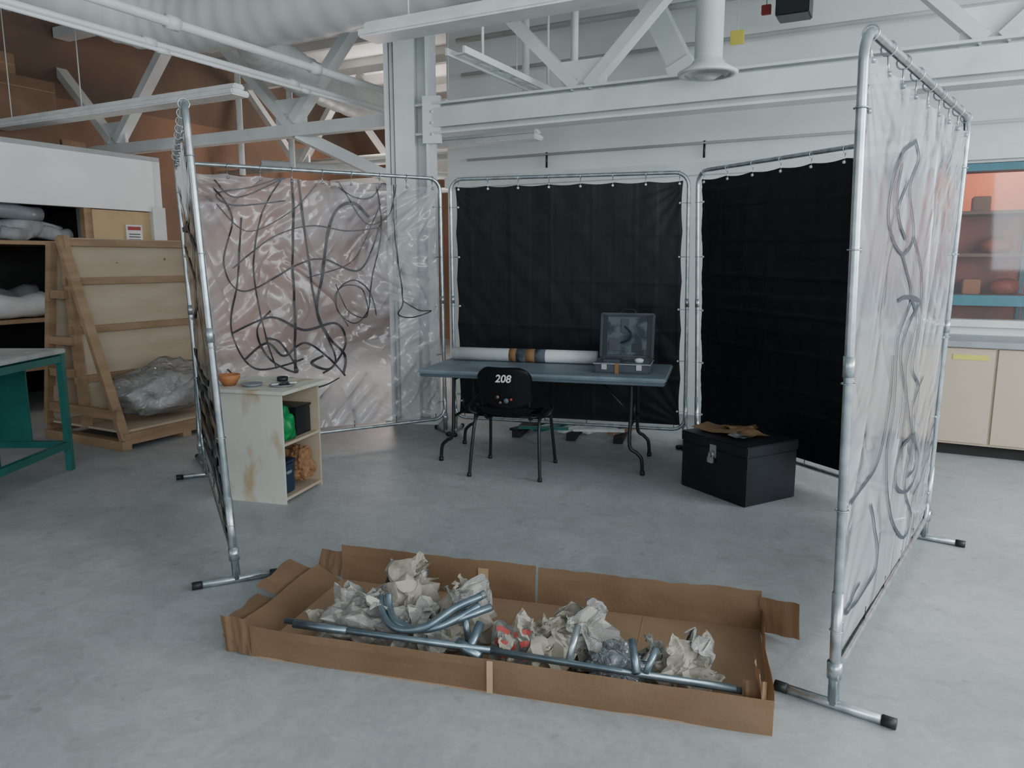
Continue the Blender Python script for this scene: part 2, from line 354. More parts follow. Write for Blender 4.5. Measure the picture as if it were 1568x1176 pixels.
f.cyl((7.2,7.4,2.8),(11,5.2,2.8),.05,whited,10)
f.done('overhead_pipework')
f=MB(ROOM)
for y in (3.05,3.2): f.beam((5.0,y,3.12),(7.1,y,3.12),.02,.05,steelw)
for k in range(8): f.beam((5.1+k*.27,3.05,3.12),(5.1+k*.27,3.2,3.12),.03,.015,steelw)
for a in (5.4,6.6): f.cyl((a,3.12,3.12),(a,3.12,4.6),.012,steelw,6)
f.done('cable_tray')
f=MB(ROOM)
P=[(4.9,-1.0,3.85),(4.9,2.0,3.75),(4.9,3.8,3.62),(4.9,5.2,3.62),(4.7,6.2,3.7),(4.0,6.9,4.0)]
S=smoothpts(P,24); f.tube(S,[.25+(.010 if i%4==0 else 0) for i in range(len(S))],ductm,24)
S=smoothpts([(5.0,5.2,3.62),(5.4,5.45,3.5),(6.1,5.6,3.42),(7.4,5.9,3.42),(9.5,6.3,3.5)],20); f.tube(S,[.19+(.010 if i%4==0 else 0) for i in range(len(S))],ductm,20)
f.done('ventilation_duct')
f=MB(frame(1.42,5.74)); 
f.tube([(0,0,4.6),(0,0,3.0)],.1,ductm,24)
f.lathe([(.1,3.02),(.13,2.98),(.215,2.93),(.215,2.915),(.17,2.91),(.165,2.93),(.12,2.90),(.115,2.92),(.05,2.885),(0,2.885)],ductm,32)
f.done('round_air_diffuser')
f=MB(ROOM); f.box((7.0,.93,3.62),(7.25,1.2,3.92),blackp,.01); f.cyl((7.12,1.06,3.9),(7.12,1.06,4.6),.02,blackp,8); f.done('loudspeaker')
f=MB(ROOM); f.beam((7.15,2.5,4.25),(7.15,2.02,3.34),.20,.24,ductm,up=(1,0,0)); f.beam((7.15,2.03,3.36),(7.15,1.98,3.26),.24,.28,steelw,up=(1,0,0)); f.done('sheet_metal_chute')
f=MB(ROOM); f.box((7.25,1.50,3.5),(7.27,1.62,3.62),yellow,.004); f.cyl((7.26,1.56,3.62),(7.26,1.56,4.6),.006,steelw,6); f.done('hanging_tag')
f=MB(ROOM); f.box((7.25,1.28,3.72),(7.29,1.36,3.8),redm,.004); f.cyl((7.27,1.32,3.8),(7.27,1.32,4.6),.006,steelw,6); f.done('fire_alarm_sounder')
# ---------------------------------------------------------------- storage enclosure on the left
f=MB(ROOM)
f.box((1.5,7.9,2.15),(6.1,8.0,2.77),white); f.box((6.0,7.9,0),(6.1,9.6,2.77),white); f.box((1.5,7.9,2.72),(6.1,9.6,2.77),whited)
f.box((5.95,7.88,0),(6.12,8.0,2.2),whited)
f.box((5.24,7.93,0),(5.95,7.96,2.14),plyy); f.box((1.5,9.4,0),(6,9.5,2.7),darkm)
for z in (.45,.95,1.75): f.box((1.5,8.05,z),(5.2,9.3,z+.04),pine)
for x in (1.6,3.4,5.16): f.box((x,7.95,0),(x+.08,8.03,2.15),pine)
f.done('storage_enclosure')
f=MB(ROOM); f.box((5.62,7.915,1.74),(5.82,7.928,1.99),signw); f.box((5.64,7.911,1.93),(5.80,7.914,1.97),redm); 
for k in range(4): f.box((5.65,7.911,1.79+k*.03),(5.79,7.914,1.80+k*.03),inkg)
f.done('paper_sign')
f=MB(ROOM)
for i,(x,y,z,r,l) in enumerate([(3.6,8.2,1.79,.1,1.2),(4.1,8.35,1.79,.09,1.0),(3.3,8.15,1.99,.08,1.5),(4.4,8.15,1.79,.07,.7),(3.5,8.2,.99,.12,1.3),(3.9,8.5,.99,.15,1.0)]):
    S=[(x+l*t/10,y+.03*math.sin(t*1.1+i),z+r*1.15+.02*math.sin(t*.9+i)) for t in range(11)]
    f.tube(S,[r*(1+.12*math.sin(t*1.7+i)) for t in range(11)],[fabric,paperw,glaze][i%3],14)
f.done('rolled_fabric')
f=MB(ROOM)
def carton(f,lo,hi,m=cardl):
    f.box(lo,hi,m,.006); f.box((lo[0]-.004,(lo[1]+hi[1])/2-.03,lo[2]+.02),(hi[0]+.004,(lo[1]+hi[1])/2+.03,hi[2]+.003),tape); f.box((lo[0]+.01,lo[1]-.004,hi[2]-.12),(hi[0]-.01,lo[1]+.001,hi[2]-.115),tape)
carton(f,(4.55,8.95,2.77),(5.6,9.55,3.62),shelfw); carton(f,(3.3,8.95,2.77),(4.5,9.55,3.7)); carton(f,(4.7,9.0,3.62),(5.2,9.5,3.85)); carton(f,(5.65,9.0,2.77),(5.95,9.4,3.0))
f.done('cardboard_carton_stack')
# ---------------------------------------------------------------- A-frame timber cart
f=MB(frame(-3.25,6.18,62.1))
L=1.28
for y in (0.03,1.07): f.beam((-.02,y,.09),(L,y,.09),.05,.10,pine,bev=.003)
for x in (0,.6,L-.03): f.beam((x,0,.04),(x,1.1,.04),.09,.08,pine,bev=.003)
f.box((0,.05,.14),(L,1.05,.16),ply)
def pan(y0,z0,y1,z1,x0,x1,th,m):
    f.beam((x0,(y0+y1)/2,(z0+z1)/2),(x1,(y0+y1)/2,(z0+z1)/2),th,math.hypot(y1-y0,z1-z0),m,up=(0,(y1-y0),(z1-z0)))
pan(.60,.2,.68,1.78,0.0,L+.1,.018,ply)
for z in (.56,.99,1.41,1.74):
    y=.6+.08*(z-.2)/1.58-.035
    f.beam((-.03,y,z),(L+.1,y,z),.06,.045,pine,up=(0,1,0),bev=.003)
for x in (.02,L+.05): f.beam((x,.56,.14),(x,.645,1.8),.05,.09,pine)
for x in (0,L-.02): f.beam((x,.02,.08),(x,.66,1.78),.085,.045,pine,bev=.003)
pan(1.02,.2,.76,1.72,0,L+.1,.018,ply)
f.beam((-.02,1.05,.14),(-.02,.76,1.74),.07,.05,pine); f.beam((-.02,.9,.9),(-.02,.6,.9),.04,.07,pine); f.beam((-.02,.05,.3),(-.02,1.0,.3),.04,.08,pine)
for z in (.62,1.30): f.beam((-.03,1.02-.17*z,z),(-.03,.62,z),.045,.07,pine)
for (x,z) in ((.35,1.12),(.62,1.22),(.9,1.10),(.5,1.56),(1.0,1.60),(.7,.74)): f.cyl((x,.62+.05*(z-.2)-.02,z),(x,.66,z),.012,brownp,8)
f.done('timber_panel_cart')
f=MB(frame(-3.25,6.18,62.1)); f.crumple((.66,.30,.40),(.48,.18,.30),wrap,4,4,.3,1.8,.8,True); f.crumple((.66,.30,.36),(.36,.12,.2),whited,5,3,.3,1.5,.8,True); f.done('plastic_wrapped_bundle')
# ---------------------------------------------------------------- teal workbench
f=MB(frame(-3.36,5.62,0))
for x,y in ((-.03,-.03),(-.6,-.03),(-.03,-1.45),(-.6,-1.45)): f.beam((x,y,0),(x,y,.9),.045,.045,teal)
f.box((-.66,-1.5,.9),(0.0,0.0,.935),benchtop,.006)
for z in (.2,.86):
    f.beam((-.6,-.03,z),(-.03,-.03,z),.04,.05,teal); f.beam((-.6,-1.45,z),(-.03,-1.45,z),.04,.05,teal)
    f.beam((-.03,-1.45,z),(-.03,-.03,z),.04,.05,teal); f.beam((-.6,-1.45,z),(-.6,-.03,z),.04,.05,teal)
f.box((-.61,-1.4,.22),(-.595,-.06,.86),teal); f.box((-.58,-.04,.22),(-.30,-.025,.86),teal)
f.done('teal_workbench')
# ---------------------------------------------------------------- screens
def screen(name,b0,t0,b1,t1,sheet,lines=(),H=2.3,hooks=8,quad=None,lw=.014,ink_m=ink,seed=1,amp=.012,black=False,zb=.14,stop=2.235,sbot=.18,fan=1.0,hookamp=.6,crease=.5,folds=None):
    b0=V((*b0,0));b1=V((*b1,0));t0=V((*t0,H));t1=V((*t1,H)); L=(b1-b0).length; e=(b1-b0).normalized()
    n=V((-e.y,e.x,0)); 
    if n.dot(-b0)<0:n=-n
    def P(s,z,off=0):
        u=s/L; a=b0.lerp(t0,z/H); b=b1.lerp(t1,z/H); return a.lerp(b,u)+n*off
    f=MB(); r=.0165; R=.11
    path=[]
    for cs,cz,a0 in ((L-R,zb+R,-90),(L-R,H-R,0),(R,H-R,90),(R,zb+R,180)):
        for k in range(7):
            a=math.radians(a0+k*15); path.append(P(cs+R*math.cos(a),cz+R*math.sin(a)))
    f.tube(path,r,chrome,12,closed=True)
    for s in (0,L):
        f.tube([P(s,zb+.30),P(s,zb+.1),P(s,.02)],.0195,chrome,12)
        f.tube([P(s,zb+.04),P(s,zb-.02)],.026,chrome,12)
        c0=P(s,.019,-.2);c1=P(s,.019,.2)
        f.cyl(c0,c1,.0175,chrome,12)
        d=(c1-c0).normalized(); f.cyl(c0-d*.006,c0+d*.04,.0195,blackr,12); f.cyl(c1-d*.04,c1+d*.006,.0195,blackr,12)
        f.tube([P(s,1.2),P(s,1.27)],.0195,chrome,12)
    def disp(s,z):
        u=s/L; w=(z-sbot)/(stop-sbot)
        d=amp*hookamp*math.cos(2*math.pi*u*hooks)*max(0,w-.72)*2.5
        o=V((seed*4.1,seed*2.7,0))
        d+=amp*1.5*noise.noise(V((s*1.1,z*.7,0))+o)
        for cx,cz in ((0,stop),(L,stop),(0,sbot),(L,sbot)):
            dx=s-cx;dz=z-cz;rr=math.hypot(dx,dz); an=math.atan2(dz,dx)
            d+=amp*.55*fan*math.sin(an*22+seed+cx)*math.exp(-rr*1.6)*min(1,rr*6)
        q=noise.noise(V((s*4+z*3,z*1.4-s*.6,3))+o)
        d+=amp*crease*(abs(q)*2-.4)
        q=noise.noise(V((s*3-z*5,z*1.0+s*.9,7))+o)
        d+=amp*crease*.7*(abs(q)*2-.4)
        if folds:
            for ax,per,am in folds:
                t=(s if ax=='v' else z+.02*s)/per; fr=abs((t%1)-.5)*2
                d+=am*max(0,1-fr*9)+am*.5*math.sin(int(t)*2.1)*fr
        return d
    s0=.045;s1=L-.045
    def fn(u,v):
        s=s0+(s1-s0)*u; z=sbot+(stop-sbot)*v
        if v>.97: z-=.012*abs(math.sin(math.pi*u*hooks))
        if u<.02 or u>.98: s+=(.012 if u<.5 else -.012)*abs(math.sin(v*math.pi*5))
        return P(s,z,disp(s,z))
    f.grid(fn,150,130,sheet)
    for k in range(hooks+1):
        s=s0+.03+(s1-s0-.06)*k/hooks
        c=P(s,H); pts=[c+V((0,0,1))*.025*math.cos(a)+n*.025*math.sin(a)-V((0,0,.007)) for a in [i*math.pi/6 for i in range(12)]]
        f.tube(pts,.003,chrome,6,closed=True)
        f.cyl(c-V((0,0,.03)),P(s,stop-.025,disp(s,stop-.025)),.0035,chrome,6)
        q=P(s,stop-.025,disp(s,stop-.02)+.004); f.cyl(q-n*.006,q+n*.006,.010,lampw if black else chrome,10)
    for k in range(5):
        z=sbot+.12+(stop-sbot-.3)*k/4
        for s,si in ((0,1),(L,-1)):
            pts=[P(s,z)+e*.022*math.cos(a)+n*.022*math.sin(a) for a in [i*math.pi/5 for i in range(10)]]
            f.tube(pts,.0025,chrome,6,closed=True)
            f.cyl(P(s+si*.02,z),P(s+si*.07,z,disp(s+si*.07,z)),.0025,blackr if k%2 else chrome,6)
            q=P(s+si*.07,z,disp(s+si*.07,z)+.004); f.cyl(q-n*.005,q+n*.005,.009,lampw if black else chrome,8)
    for k in range(6):
        s=s0+.05+(s1-s0-.1)*k/5
        f.cyl(P(s,zb),P(s,sbot+.03,disp(s,sbot+.03)),.003,blackr,6)
    if quad:
        (xl0,yt0),(xr0,yt1),(xr1,yb1),(xl1,yb0)=quad
        for ln in lines:
            w=lw; pl=ln
            if isinstance(ln[0],float): w=ln[0]; pl=ln[1:]
            pts=[]
            for x,y in pl:
                u=(x-xl0)/(xr0-xl0)
                for _ in range(3):
                    yt=yt0+(yt1-yt0)*u; yb=yb0+(yb1-yb0)*u; v=(y-yt)/(yb-yt)
                    xl=xl0+(xl1-xl0)*v; xr=xr0+(xr1-xr0)*v; u=(x-xl)/(xr-xl)
                pts.append(V((u,v,0)))
            pts=smoothpts(pts,10); W=[]
            for p in pts:
                s=min(max(p.x*L,s0+.01),s1-.01); z=min(max((1-p.y)*H,sbot+.01),stop-.01)
                W.append(P(s,z,disp(s,z)+.006))
            f.ribbon(W,n,w,ink_m)
    return f.done(name)
# sketch paths of the painted drawings (sketch units on each sheet, corner quad gives the sheet)
Lb=[(.020,(430,268),(433,330),(432,400),(436,480),(437,565)),
 (.012,(418,268),(385,325),(374,400),(384,470),(396,520),(410,560)),
 (.024,(556,330),(530,309),(503,318),(487,355),(478,420),(470,470),(488,510),(515,540),(512,568)),
 (.008,(500,268),(520,300),(553,340),(590,325),(605,278)),
 (.010,(568,285),(576,350),(560,420),(552,470),(530,490),(503,470),(505,438),(530,424),(556,442),(566,478)),
 (.008,(500,430),(520,470),(550,480),(545,440),(515,432),(498,455),(520,495)),
 (.011,(600,272),(598,340),(605,400),(612,455),(603,476),(628,481),(662,471),(640,470),(612,456)),
 (.013,(315,285),(342,330),(332,400),(362,440),(440,400),(480,392),(540,408),(575,340)),
 (.010,(345,405),(400,360),(460,342),(520,350),(575,345)),
 (.020,(345,505),(400,480),(450,500),(500,490),(516,520),(492,560),(462,552),(480,540)),
 (.018,(365,545),(395,520),(420,540),(452,520),(490,545),(515,572)),
 (.011,(316,275),(350,300),(420,270),(370,285),(320,295),(345,312),(420,305)),
 (.018,(440,270),(455,380),(470,470),(500,545),(480,568)),
 (.014,(355,330),(352,420),(345,500),(380,560),(450,545)),
 (.016,(400,470),(380,500),(400,545),(440,565),(415,520),(392,512)),
 (.010,(585,270),(560,300),(530,300),(505,285)),
 (.008,(455,420),(520,400),(545,370),(575,310)),
 (.008,(320,310),(365,350),(430,320),(470,280)),(.014,(340,560),(375,590),(430,575),(470,590),(505,575))]
screen('plastic_welding_screen',(-2.45,5.75),(-2.45,5.75),(-.62,6.85),(-.64,6.85),sheetA,Lb,quad=((272,250),(683,275),(686,662),(309,711)),seed=2,amp=.02,crease=.7)
Rr=[((1388,193),(1368,212),(1352,265),(1350,320),(1366,362),(1384,335),(1378,265),(1392,222),(1388,193)),
 ((1368,225),(1360,290),(1372,340),(1362,300),(1376,250)),
 ((1366,362),(1378,430),(1358,500),(1352,600),(1340,690),(1343,790),(1362,836),(1376,800),(1366,740),(1378,660),(1368,560),(1386,470),(1378,432)),
 ((1384,337),(1396,400),(1392,480),(1380,545),(1392,580),(1384,650),(1392,700),(1372,752),(1352,740),(1360,680),(1386,655)),
 ((1432,615),(1415,660),(1400,720),(1380,760)),((1436,630),(1410,700),(1398,760)),
 ((1360,435),(1372,430),(1392,440),(1376,470),(1362,520),(1366,580),(1356,660)),
 ((1300,745),(1330,690),(1345,600),(1352,520)),((1305,890),(1290,930),(1310,905),(1325,860),(1320,760)),
 ((1400,560),(1380,620),(1386,700),(1370,730))]
screen('plastic_welding_screen',(1.148,2.466),(1.09,2.466),(2.367,4.12),(2.33,4.0),sheetR,Rr,quad=((1328,42),(1487,180),(1408,825),(1275,1085)),lw=.017,ink_m=inkg,seed=5,amp=.009,fan=.6,hookamp=.3,crease=.25)
Ll=[(.04,(275,300),(300,420),(320,560),(330,700),(345,780)),(.04,(300,560),(325,620),(310,700),(345,720),(330,640),(300,600)),
 (.035,(275,250),(290,330),(305,300),(298,420),(315,500)),(.04,(305,640),(340,700),(350,790),(325,720),(312,660)),(.035,(318,450),(322,560),(345,640),(320,680)),(.03,(286,200),(292,300),(288,380)),(.04,(300,450),(312,560),(335,600),(318,640),(340,760),(352,800))]
screen('plastic_welding_screen',(-1.37,3.535),(-1.475,3.54),(-2.27,5.40),(-2.35,5.43),sheetL,Ll,quad=((268,240),(281,152),(366,892),(325,727)),seed=8,amp=.010,lw=.03)
screen('black_welding_screen',(-.53,6.9),(-.55,6.9),(1.50,6.35),(1.45,6.35),blackm,hooks=7,seed=3,amp=.006,black=True,fan=.7,folds=(('v',.37,.002),('h',.41,.002)))
screen('black_welding_screen',(1.59,6.30),(1.51,6.30),(2.44,4.45),(2.42,4.45),blackm,hooks=7,seed=6,amp=.006,black=True,fan=.5,folds=(('h',.27,.006),('v',.52,.002)))
f=MB(frame(.55,6.78,-15))
for x in (-.5,0,.42): f.box((x,-.26,.0),(x+.08,.22,.06),darkm)
for k in range(5): f.beam((-.5+k*.22,-.25+.02*k,.07),(-.26+k*.22,.2,.07),.07,.02,[darkm,teal,paperw,whited,pine][k])
f.beam((.05,-.2,.09),(.5,-.12,.09),.05,.02,paperw); f.beam((-.45,-.22,.09),(.0,-.16,.09),.06,.02,teal)
f.done('slatted_pallet')
# ---------------------------------------------------------------- folding table
f=MB(frame(.28,5.93,-15.3))
f.box((-.95,-.39,.715),(.96,.45,.745),tabletop,.012,None,3); f.box((-.94,-.38,.69),(.95,.44,.716),tablee,.008)
for sx in (-1,1):
    x=sx*.70
    for y in (-.29,.29):
        f.tube(smoothpts([(x,y*.85,.69),(x,y*.9,.45),(x,y,.22),(x+sx*.05,y,.17),(x+sx*.09,y,.12),(x+sx*.1,y,.0)],5),.014,blackmetal,10)
        f.cyl((x+sx*.1,y,0),(x+sx*.1,y,.03),.019,blackr,10)
    f.cyl((x,-.27,.36),(x,.27,.36),.011,blackmetal,8); f.cyl((x,-.25,.66),(x,.25,.66),.013,blackmetal,8)
    f.cyl((x,0,.36),(x-sx*.3,0,.69),.009,blackmetal,8); f.cyl((x,-.02,.5),(x,-.02,.36),.009,blackmetal,8)
f.done('folding_table')
f=MB(frame(.1,6.25,-14.5))
f.cyl((-.62,0,.802),(.62,0,.802),.055,paperw,28); f.cyl((-.625,0,.802),(-.62,0,.802),.035,darkm,16)
for k,(a,b) in enumerate(((-.12,-.06),(-.06,.02),(.02,.1),(.1,.19))): f.cyl((a,0,.802),(b,0,.802),.0565,brownp if k%2==0 else caseb,28)
f.done('paper_roll')
f=MB(frame(.86,5.72,-15.3,.746))
f.box((-.21,-.15,0),(.21,.15,.075),caseg,.012); f.box((-.195,-.135,.07),(.195,.135,.078),caseb)
f.box((-.215,-.155,.068),(.215,-.147,.078),glaze); f.box((-.215,.145,.068),(.215,.155,.078),glaze); f.box((-.215,-.15,.068),(-.207,.15,.078),glaze); f.box((.207,-.15,.068),(.215,.15,.078),glaze)
for x in (-.13,.13): f.box((x-.02,-.16,.03),(x+.02,-.148,.07),silver,.002)
f.box((-.05,-.157,.0),(-.02,-.148,.08),brownp); f.lathe([(0,0),(.03,.0),(.035,.02),(.02,.03),(0,.032)],paperw,16,(.12,-.05,.078))
f.box((-.15,-.08,.078),(-.02,.06,.095),caseg,.004)
LM=Matrix.Translation((0,.15,.08))@Matrix.Rotation(math.radians(-8),4,'X')
f.box((-.21,.0,0),(.21,.055,.35),caseg,.012,LM); f.box((-.185,-.008,.025),(.185,.004,.325),caseb,.004,LM)
f.box((-.21,-.03,.0),(-.19,.06,.352),caseg,.008,LM); f.box((.19,-.03,.0),(.21,.06,.352),caseg,.008,LM); f.box((-.21,-.03,.335),(.21,.06,.355),caseg,.008,LM)
for x in (-.19,.155): f.box((x,-.012,.02),(x+.035,-.004,.33),blackmetal,.002,LM)
f.box((-.05,-.016,.20),(.01,-.006,.31),caseg,.004,LM); f.box((-.14,-.016,.06),(-.04,-.007,.16),caseg,.003,LM); f.box((.04,-.014,.05),(.12,-.007,.12),blackmetal,.003,LM)
f.tube([LM@V(p) for p in smoothpts([(-.02,-.018,.25),(.03,-.02,.20),(.02,-.02,.15),(-.05,-.014,.12)],6)],.006,blackr,6)
f.tube([LM@V(p) for p in smoothpts([(-.06,.02,.352),(-.04,.02,.382),(.04,.02,.382),(.06,.02,.352)],5)],.007,blackr,8)
f.done('equipment_case')
# ---------------------------------------------------------------- chair
chM=frame(.013,5.60,-15.3)
f=MB(chM)
for sx in (-1,1):
    f.tube(smoothpts([(sx*.27,-.27,0),(sx*.255,-.235,.25),(sx*.245,-.2,.40),(sx*.24,-.13,.445),(sx*.24,.12,.445),(sx*.245,.19,.40),(sx*.255,.235,.22),(sx*.27,.27,0)],8),.0125,blackmetal,10)
    f.tube(smoothpts([(sx*.15,.1,.43),(sx*.16,-.1,.42),(sx*.17,-.19,.46),(sx*.175,-.225,.62),(sx*.17,-.26,.78)],6),.011,blackmetal,10)
    f.tube(smoothpts([(sx*.24,-.12,.445),(sx*.30,-.14,.47),(sx*.315,-.1,.50),(sx*.30,-.02,.51),(sx*.25,.02,.46)],6),.010,blackmetal,8)
    for y in (-.27,.27): f.cyl((sx*.27,y,0),(sx*.27,y,.025),.017,blackr,10)
for y in (-.12,.12): f.cyl((-.24,y,.44),(.24,y,.44),.011,blackmetal,8)
def backf(u,v):
    w=.205*(1-.16*max(0,(v-.8)/.2)**2-.1*max(0,(.2-v)/.2)**2); x=(u*2-1)*w
    return V((x,-.285-.01*v-.03*v+.055*(u*2-1)**2+.03*(1-v),.50+.335*v-.03*max(0,(abs(u*2-1)-.6)/.4)**2*(1 if v>.5 else -1)*(2*abs(v-.5))))
f.grid(backf,20,16,blackp,.008)
def seatf(u,v):
    w=.215-.02*v**3; x=(u*2-1)*w
    return V((x,-.22+.44*v,.455+.03*(u*2-1)**2-.03*math.sin(v*math.pi)+(-.03*max(0,(v-.8)/.2)**2)))
f.grid(seatf,18,18,blackp,.008)
def joinf(u,v):
    x=(u*2-1)*.195; return V((x,-.22-.045*math.sin(v*1.57)+.01*(u*2-1)**2,.455+.07*v+.02*(u*2-1)**2))
f.grid(joinf,14,5,blackp,.006)
for i,(x,z,m,r) in enumerate([(-.04,.615,shelfw,.012),(.06,.60,redm,.009),(-.02,.575,shelfw,.010),(.025,.59,caseb,.018)]):
    y=-.316+.055*(x/.2)**2+.03*(1-(z-.5)/.335)-.01; f.cyl((x,y-.002,z),(x,y+.012,z),r,m,12)
chair=f.done('stacking_chair')
tx=bpy.data.curves.new('number_marking','FONT'); tx.body='208'; tx.size=.078; tx.align_x='CENTER'; tx.extrude=.001; tx.shear=.2; tx.offset=.0015
to=bpy.data.objects.new('number_marking',tx); bpy.context.collection.objects.link(to); tx.materials.append(signw)
to.matrix_world=chM@Matrix.Translation((.01,-.337,.73))@Matrix.Rotation(math.radians(95),4,'X')
bpy.context.view_layer.update()
mw=to.matrix_world.copy(); to.parent=chair; to.matrix_parent_inverse=Matrix.Identity(4); to.matrix_basis=Matrix.Translation(-chair.location)@mw
# ---------------------------------------------------------------- black chest
f=MB(frame(1.507,4.68,119.6))
f.box((0,-.475,0),(.60,0,.33),chestm,.006); f.box((-.006,-.481,.332),(.606,.006,.40),chestm,.006)
f.box((.265,0,.27),(.325,.008,.36),silver,.002)
f.done('black_storage_chest')
f=MB(frame(1.507,4.68,119.6)); 
f.box((.27,.010,.235),(.325,.032,.278),silver,.006); f.tube(smoothpts([(.28,.021,.27),(.28,.021,.300),(.297,.021,.312),(.315,.021,.300),(.315,.021,.27)],5),.004,silver,8)
f.done('padlock')
f=MB(frame(1.507,4.68,119.6,.402))
for (x,y,w,h,a,m) in ((.44,-.20,.32,.24,.3,cardb),(.25,-.28,.28,.18,-.4,tape),(.40,-.36,.22,.14,.9,brownp),(.2,-.15,.14,.1,.2,glaze)):
    Mx=Matrix.Translation((x,y,.004))@Matrix.Rotation(a,4,'Z')
    def fn(u,v,Mx=Mx,w=w,h=h): return Mx@V(((u-.5)*w,(v-.5)*h,.014*noise.noise(V((u*3,v*3,x*9)))+.010+.05*(u-.5)**2))
    f.grid(fn,10,8,m,.003,False)
f.done('cardboard_scraps')
# ---------------------------------------------------------------- plywood stand
cab=frame(-1.485,4.743,-15.1)
f=MB(cab)
W=.52;D=.48
f.box((-W,0,0),(0,.018,.735),plypaint); f.box((-W,D-.018,0),(0,D,.735),ply); f.box((-W,.018,0),(-W+.018,D-.018,.735),ply)
f.box((-W+.018,.018,.02),(-.004,D-.018,.04),ply); f.box((-W+.018,.018,.385),(-.004,D-.018,.403),ply)
f.box((-W-.03,-.03,.735),(.04,D+.05,.757),plypaint,.003)
f.done('plywood_stand')
f=MB(cab); f.crumple((-.065,.115,.50),(.065,.075,.16),greenbag,5,4,.3,1.8,.75,True); f.done('green_plastic_bag')
f=MB(cab); f.box((-.4,.25,.405),(-.05,.255,.60),blackp);f.box((-.4,.43,.405),(-.05,.435,.60),blackp);f.box((-.055,.255,.405),(-.05,.43,.60),blackp);f.box((-.4,.255,.405),(-.395,.43,.60),blackp);f.box((-.4,.25,.404),(-.05,.43,.41),blackp);f.box((-.41,.24,.59),(-.04,.44,.605),blackp,.003);f.crumple((-.22,.345,.5),(.13,.06,.09),darkm,2,3); f.done('black_crate')
f=MB(cab); f.box((-.35,.03,.042),(-.04,.19,.25),navy,.01); f.box((-.36,.022,.25),(-.03,.20,.27),navy,.005); f.box((-.04,.08,.18),(-.03,.14,.2),glaze,.002); f.done('storage_bin')
f=MB(cab); f.crumple((-.10,.325,.18),(.10,.085,.17),brownp,9,4,.3,2.2,.75); f.done('brown_paper_bag')
f=MB(cab@Matrix.Translation((-.46,.12,.757))); f.lathe([(0,.002),(.04,.002),(.07,.05),(.075,.075),(.068,.075),(.06,.045),(.03,.015),(0,.012)],terra); f.done('terracotta_bowl')
f=MB(cab@Matrix.Translation((-.30,.14,.757))); f.lathe([(0,.0),(.05,.0),(.075,.018),(.07,.02),(.045,.006),(0,.006)],glaze); f.done('glazed_dish')
f=MB(cab@Matrix.Translation((-.11,.2,.757))); f.lathe([(0,.0),(.07,.0),(.085,.012),(.08,.014),(.06,.004),(0,.004)],glaze); f.crumple((0.02,0,.015),(.03,.045,.014),blackp,3,3); f.beam((-.05,-.05,.014),(.08,.05,.02),.015,.008,paperw); f.done('paint_tray')
f=MB(cab@Matrix.Translation((-.22,.38,.757))); f.lathe([(0,.0),(.035,.0),(.04,.03),(.036,.03),(.03,.006),(0,.006)],blackp); f.done('small_dish')
# ---------------------------------------------------------------- long cardboard box and contents
BX=frame(-1.055,2.825,-15.1)
f=MB(BX); L=2.0;W=.76;h=.145;t=.006
f.box((0,0,0),(L,W,t),cardl)
def wall(p,q,lean,hh,m=cardb,off=0,sag=0):
    p=V(p);q=V(q);d=(q-p).normalized();n=V((d.y,-d.x,0)); upv=(V((0,0,1))*math.cos(lean)+n*math.sin(lean))
    def fn(u,v):
        return p.lerp(q,u)+upv*hh*v*(1-sag*abs(noise.noise(V((u*9,hh*5,1)))))+n*(.008*noise.noise(V((u*6,v*2,hh*9+lean)))+.006*v*math.sin(u*9))
    f.grid(fn,30,4,m,t,False)
wall((0,0,.003),(L,0,.003),.06,h-.01,sag=.06)
wall((L,W,.003),(1.01,W,.003),.10,h+.03,sag=.10)
wall((1.0,W,.003),(0,W+.01,.003),.06,h+.035,sag=.06)
wall((L,0.01,.003),(L,W,.003),.02,h-.04)
wall((0,W,.003),(0,0,.003),1.05,h)
wall((-.15,W*.98,.05),(-.12,W*.55,.05),1.2,.13,cardb)
wall((-.12,W*.50,.055),(-.11,W*.2,.05),1.35,.10,cardl)
wall((-.13,0.01,.003),(0,0,.003),.1,h+.02)
wall((0,W,.02),(-.15,W+.02,.02),.5,.12,cardl)
wall((L+.15,W-.10,.03),(L,W,.0),-.12,h+.02,cardb)
wall((L-.02,.02,.0),(L-.03,.17,.0),-.15,.21,cardl)
wall((L-.10,.03,.0),(L-.02,.03,.0),-.3,.16,cardb)
f.box((1.0,-.016,.01),(1.022,-.010,h-.01),tape)
f.box((.72,W+.002,.02),(.77,W+.006,h),tape)
for x in (.95,.55,1.5): f.box((x,.01,.0065),(x+.006,W-.01,.0075),cardb)
f.done('long_cardboard_box')
f=MB(BX)
for i,(c,r) in enumerate([((.38,.24,.07),(.13,.11,.09)),((.52,.38,.10),(.11,.11,.13)),((.56,.25,.07),(.13,.10,.09)),((.78,.36,.08),(.10,.09,.11)),((.70,.24,.05),(.09,.08,.07)),
    ((1.17,.22,.07),(.09,.08,.11)),((1.31,.30,.07),(.11,.10,.10)),((1.70,.2,.055),(.09,.08,.08)),((1.60,.26,.05),(.08,.07,.06))]):
    f.crumple(c,r,newsp if i in (0,2,4,6) else paper,i+1,3,.7,1.7,.8)
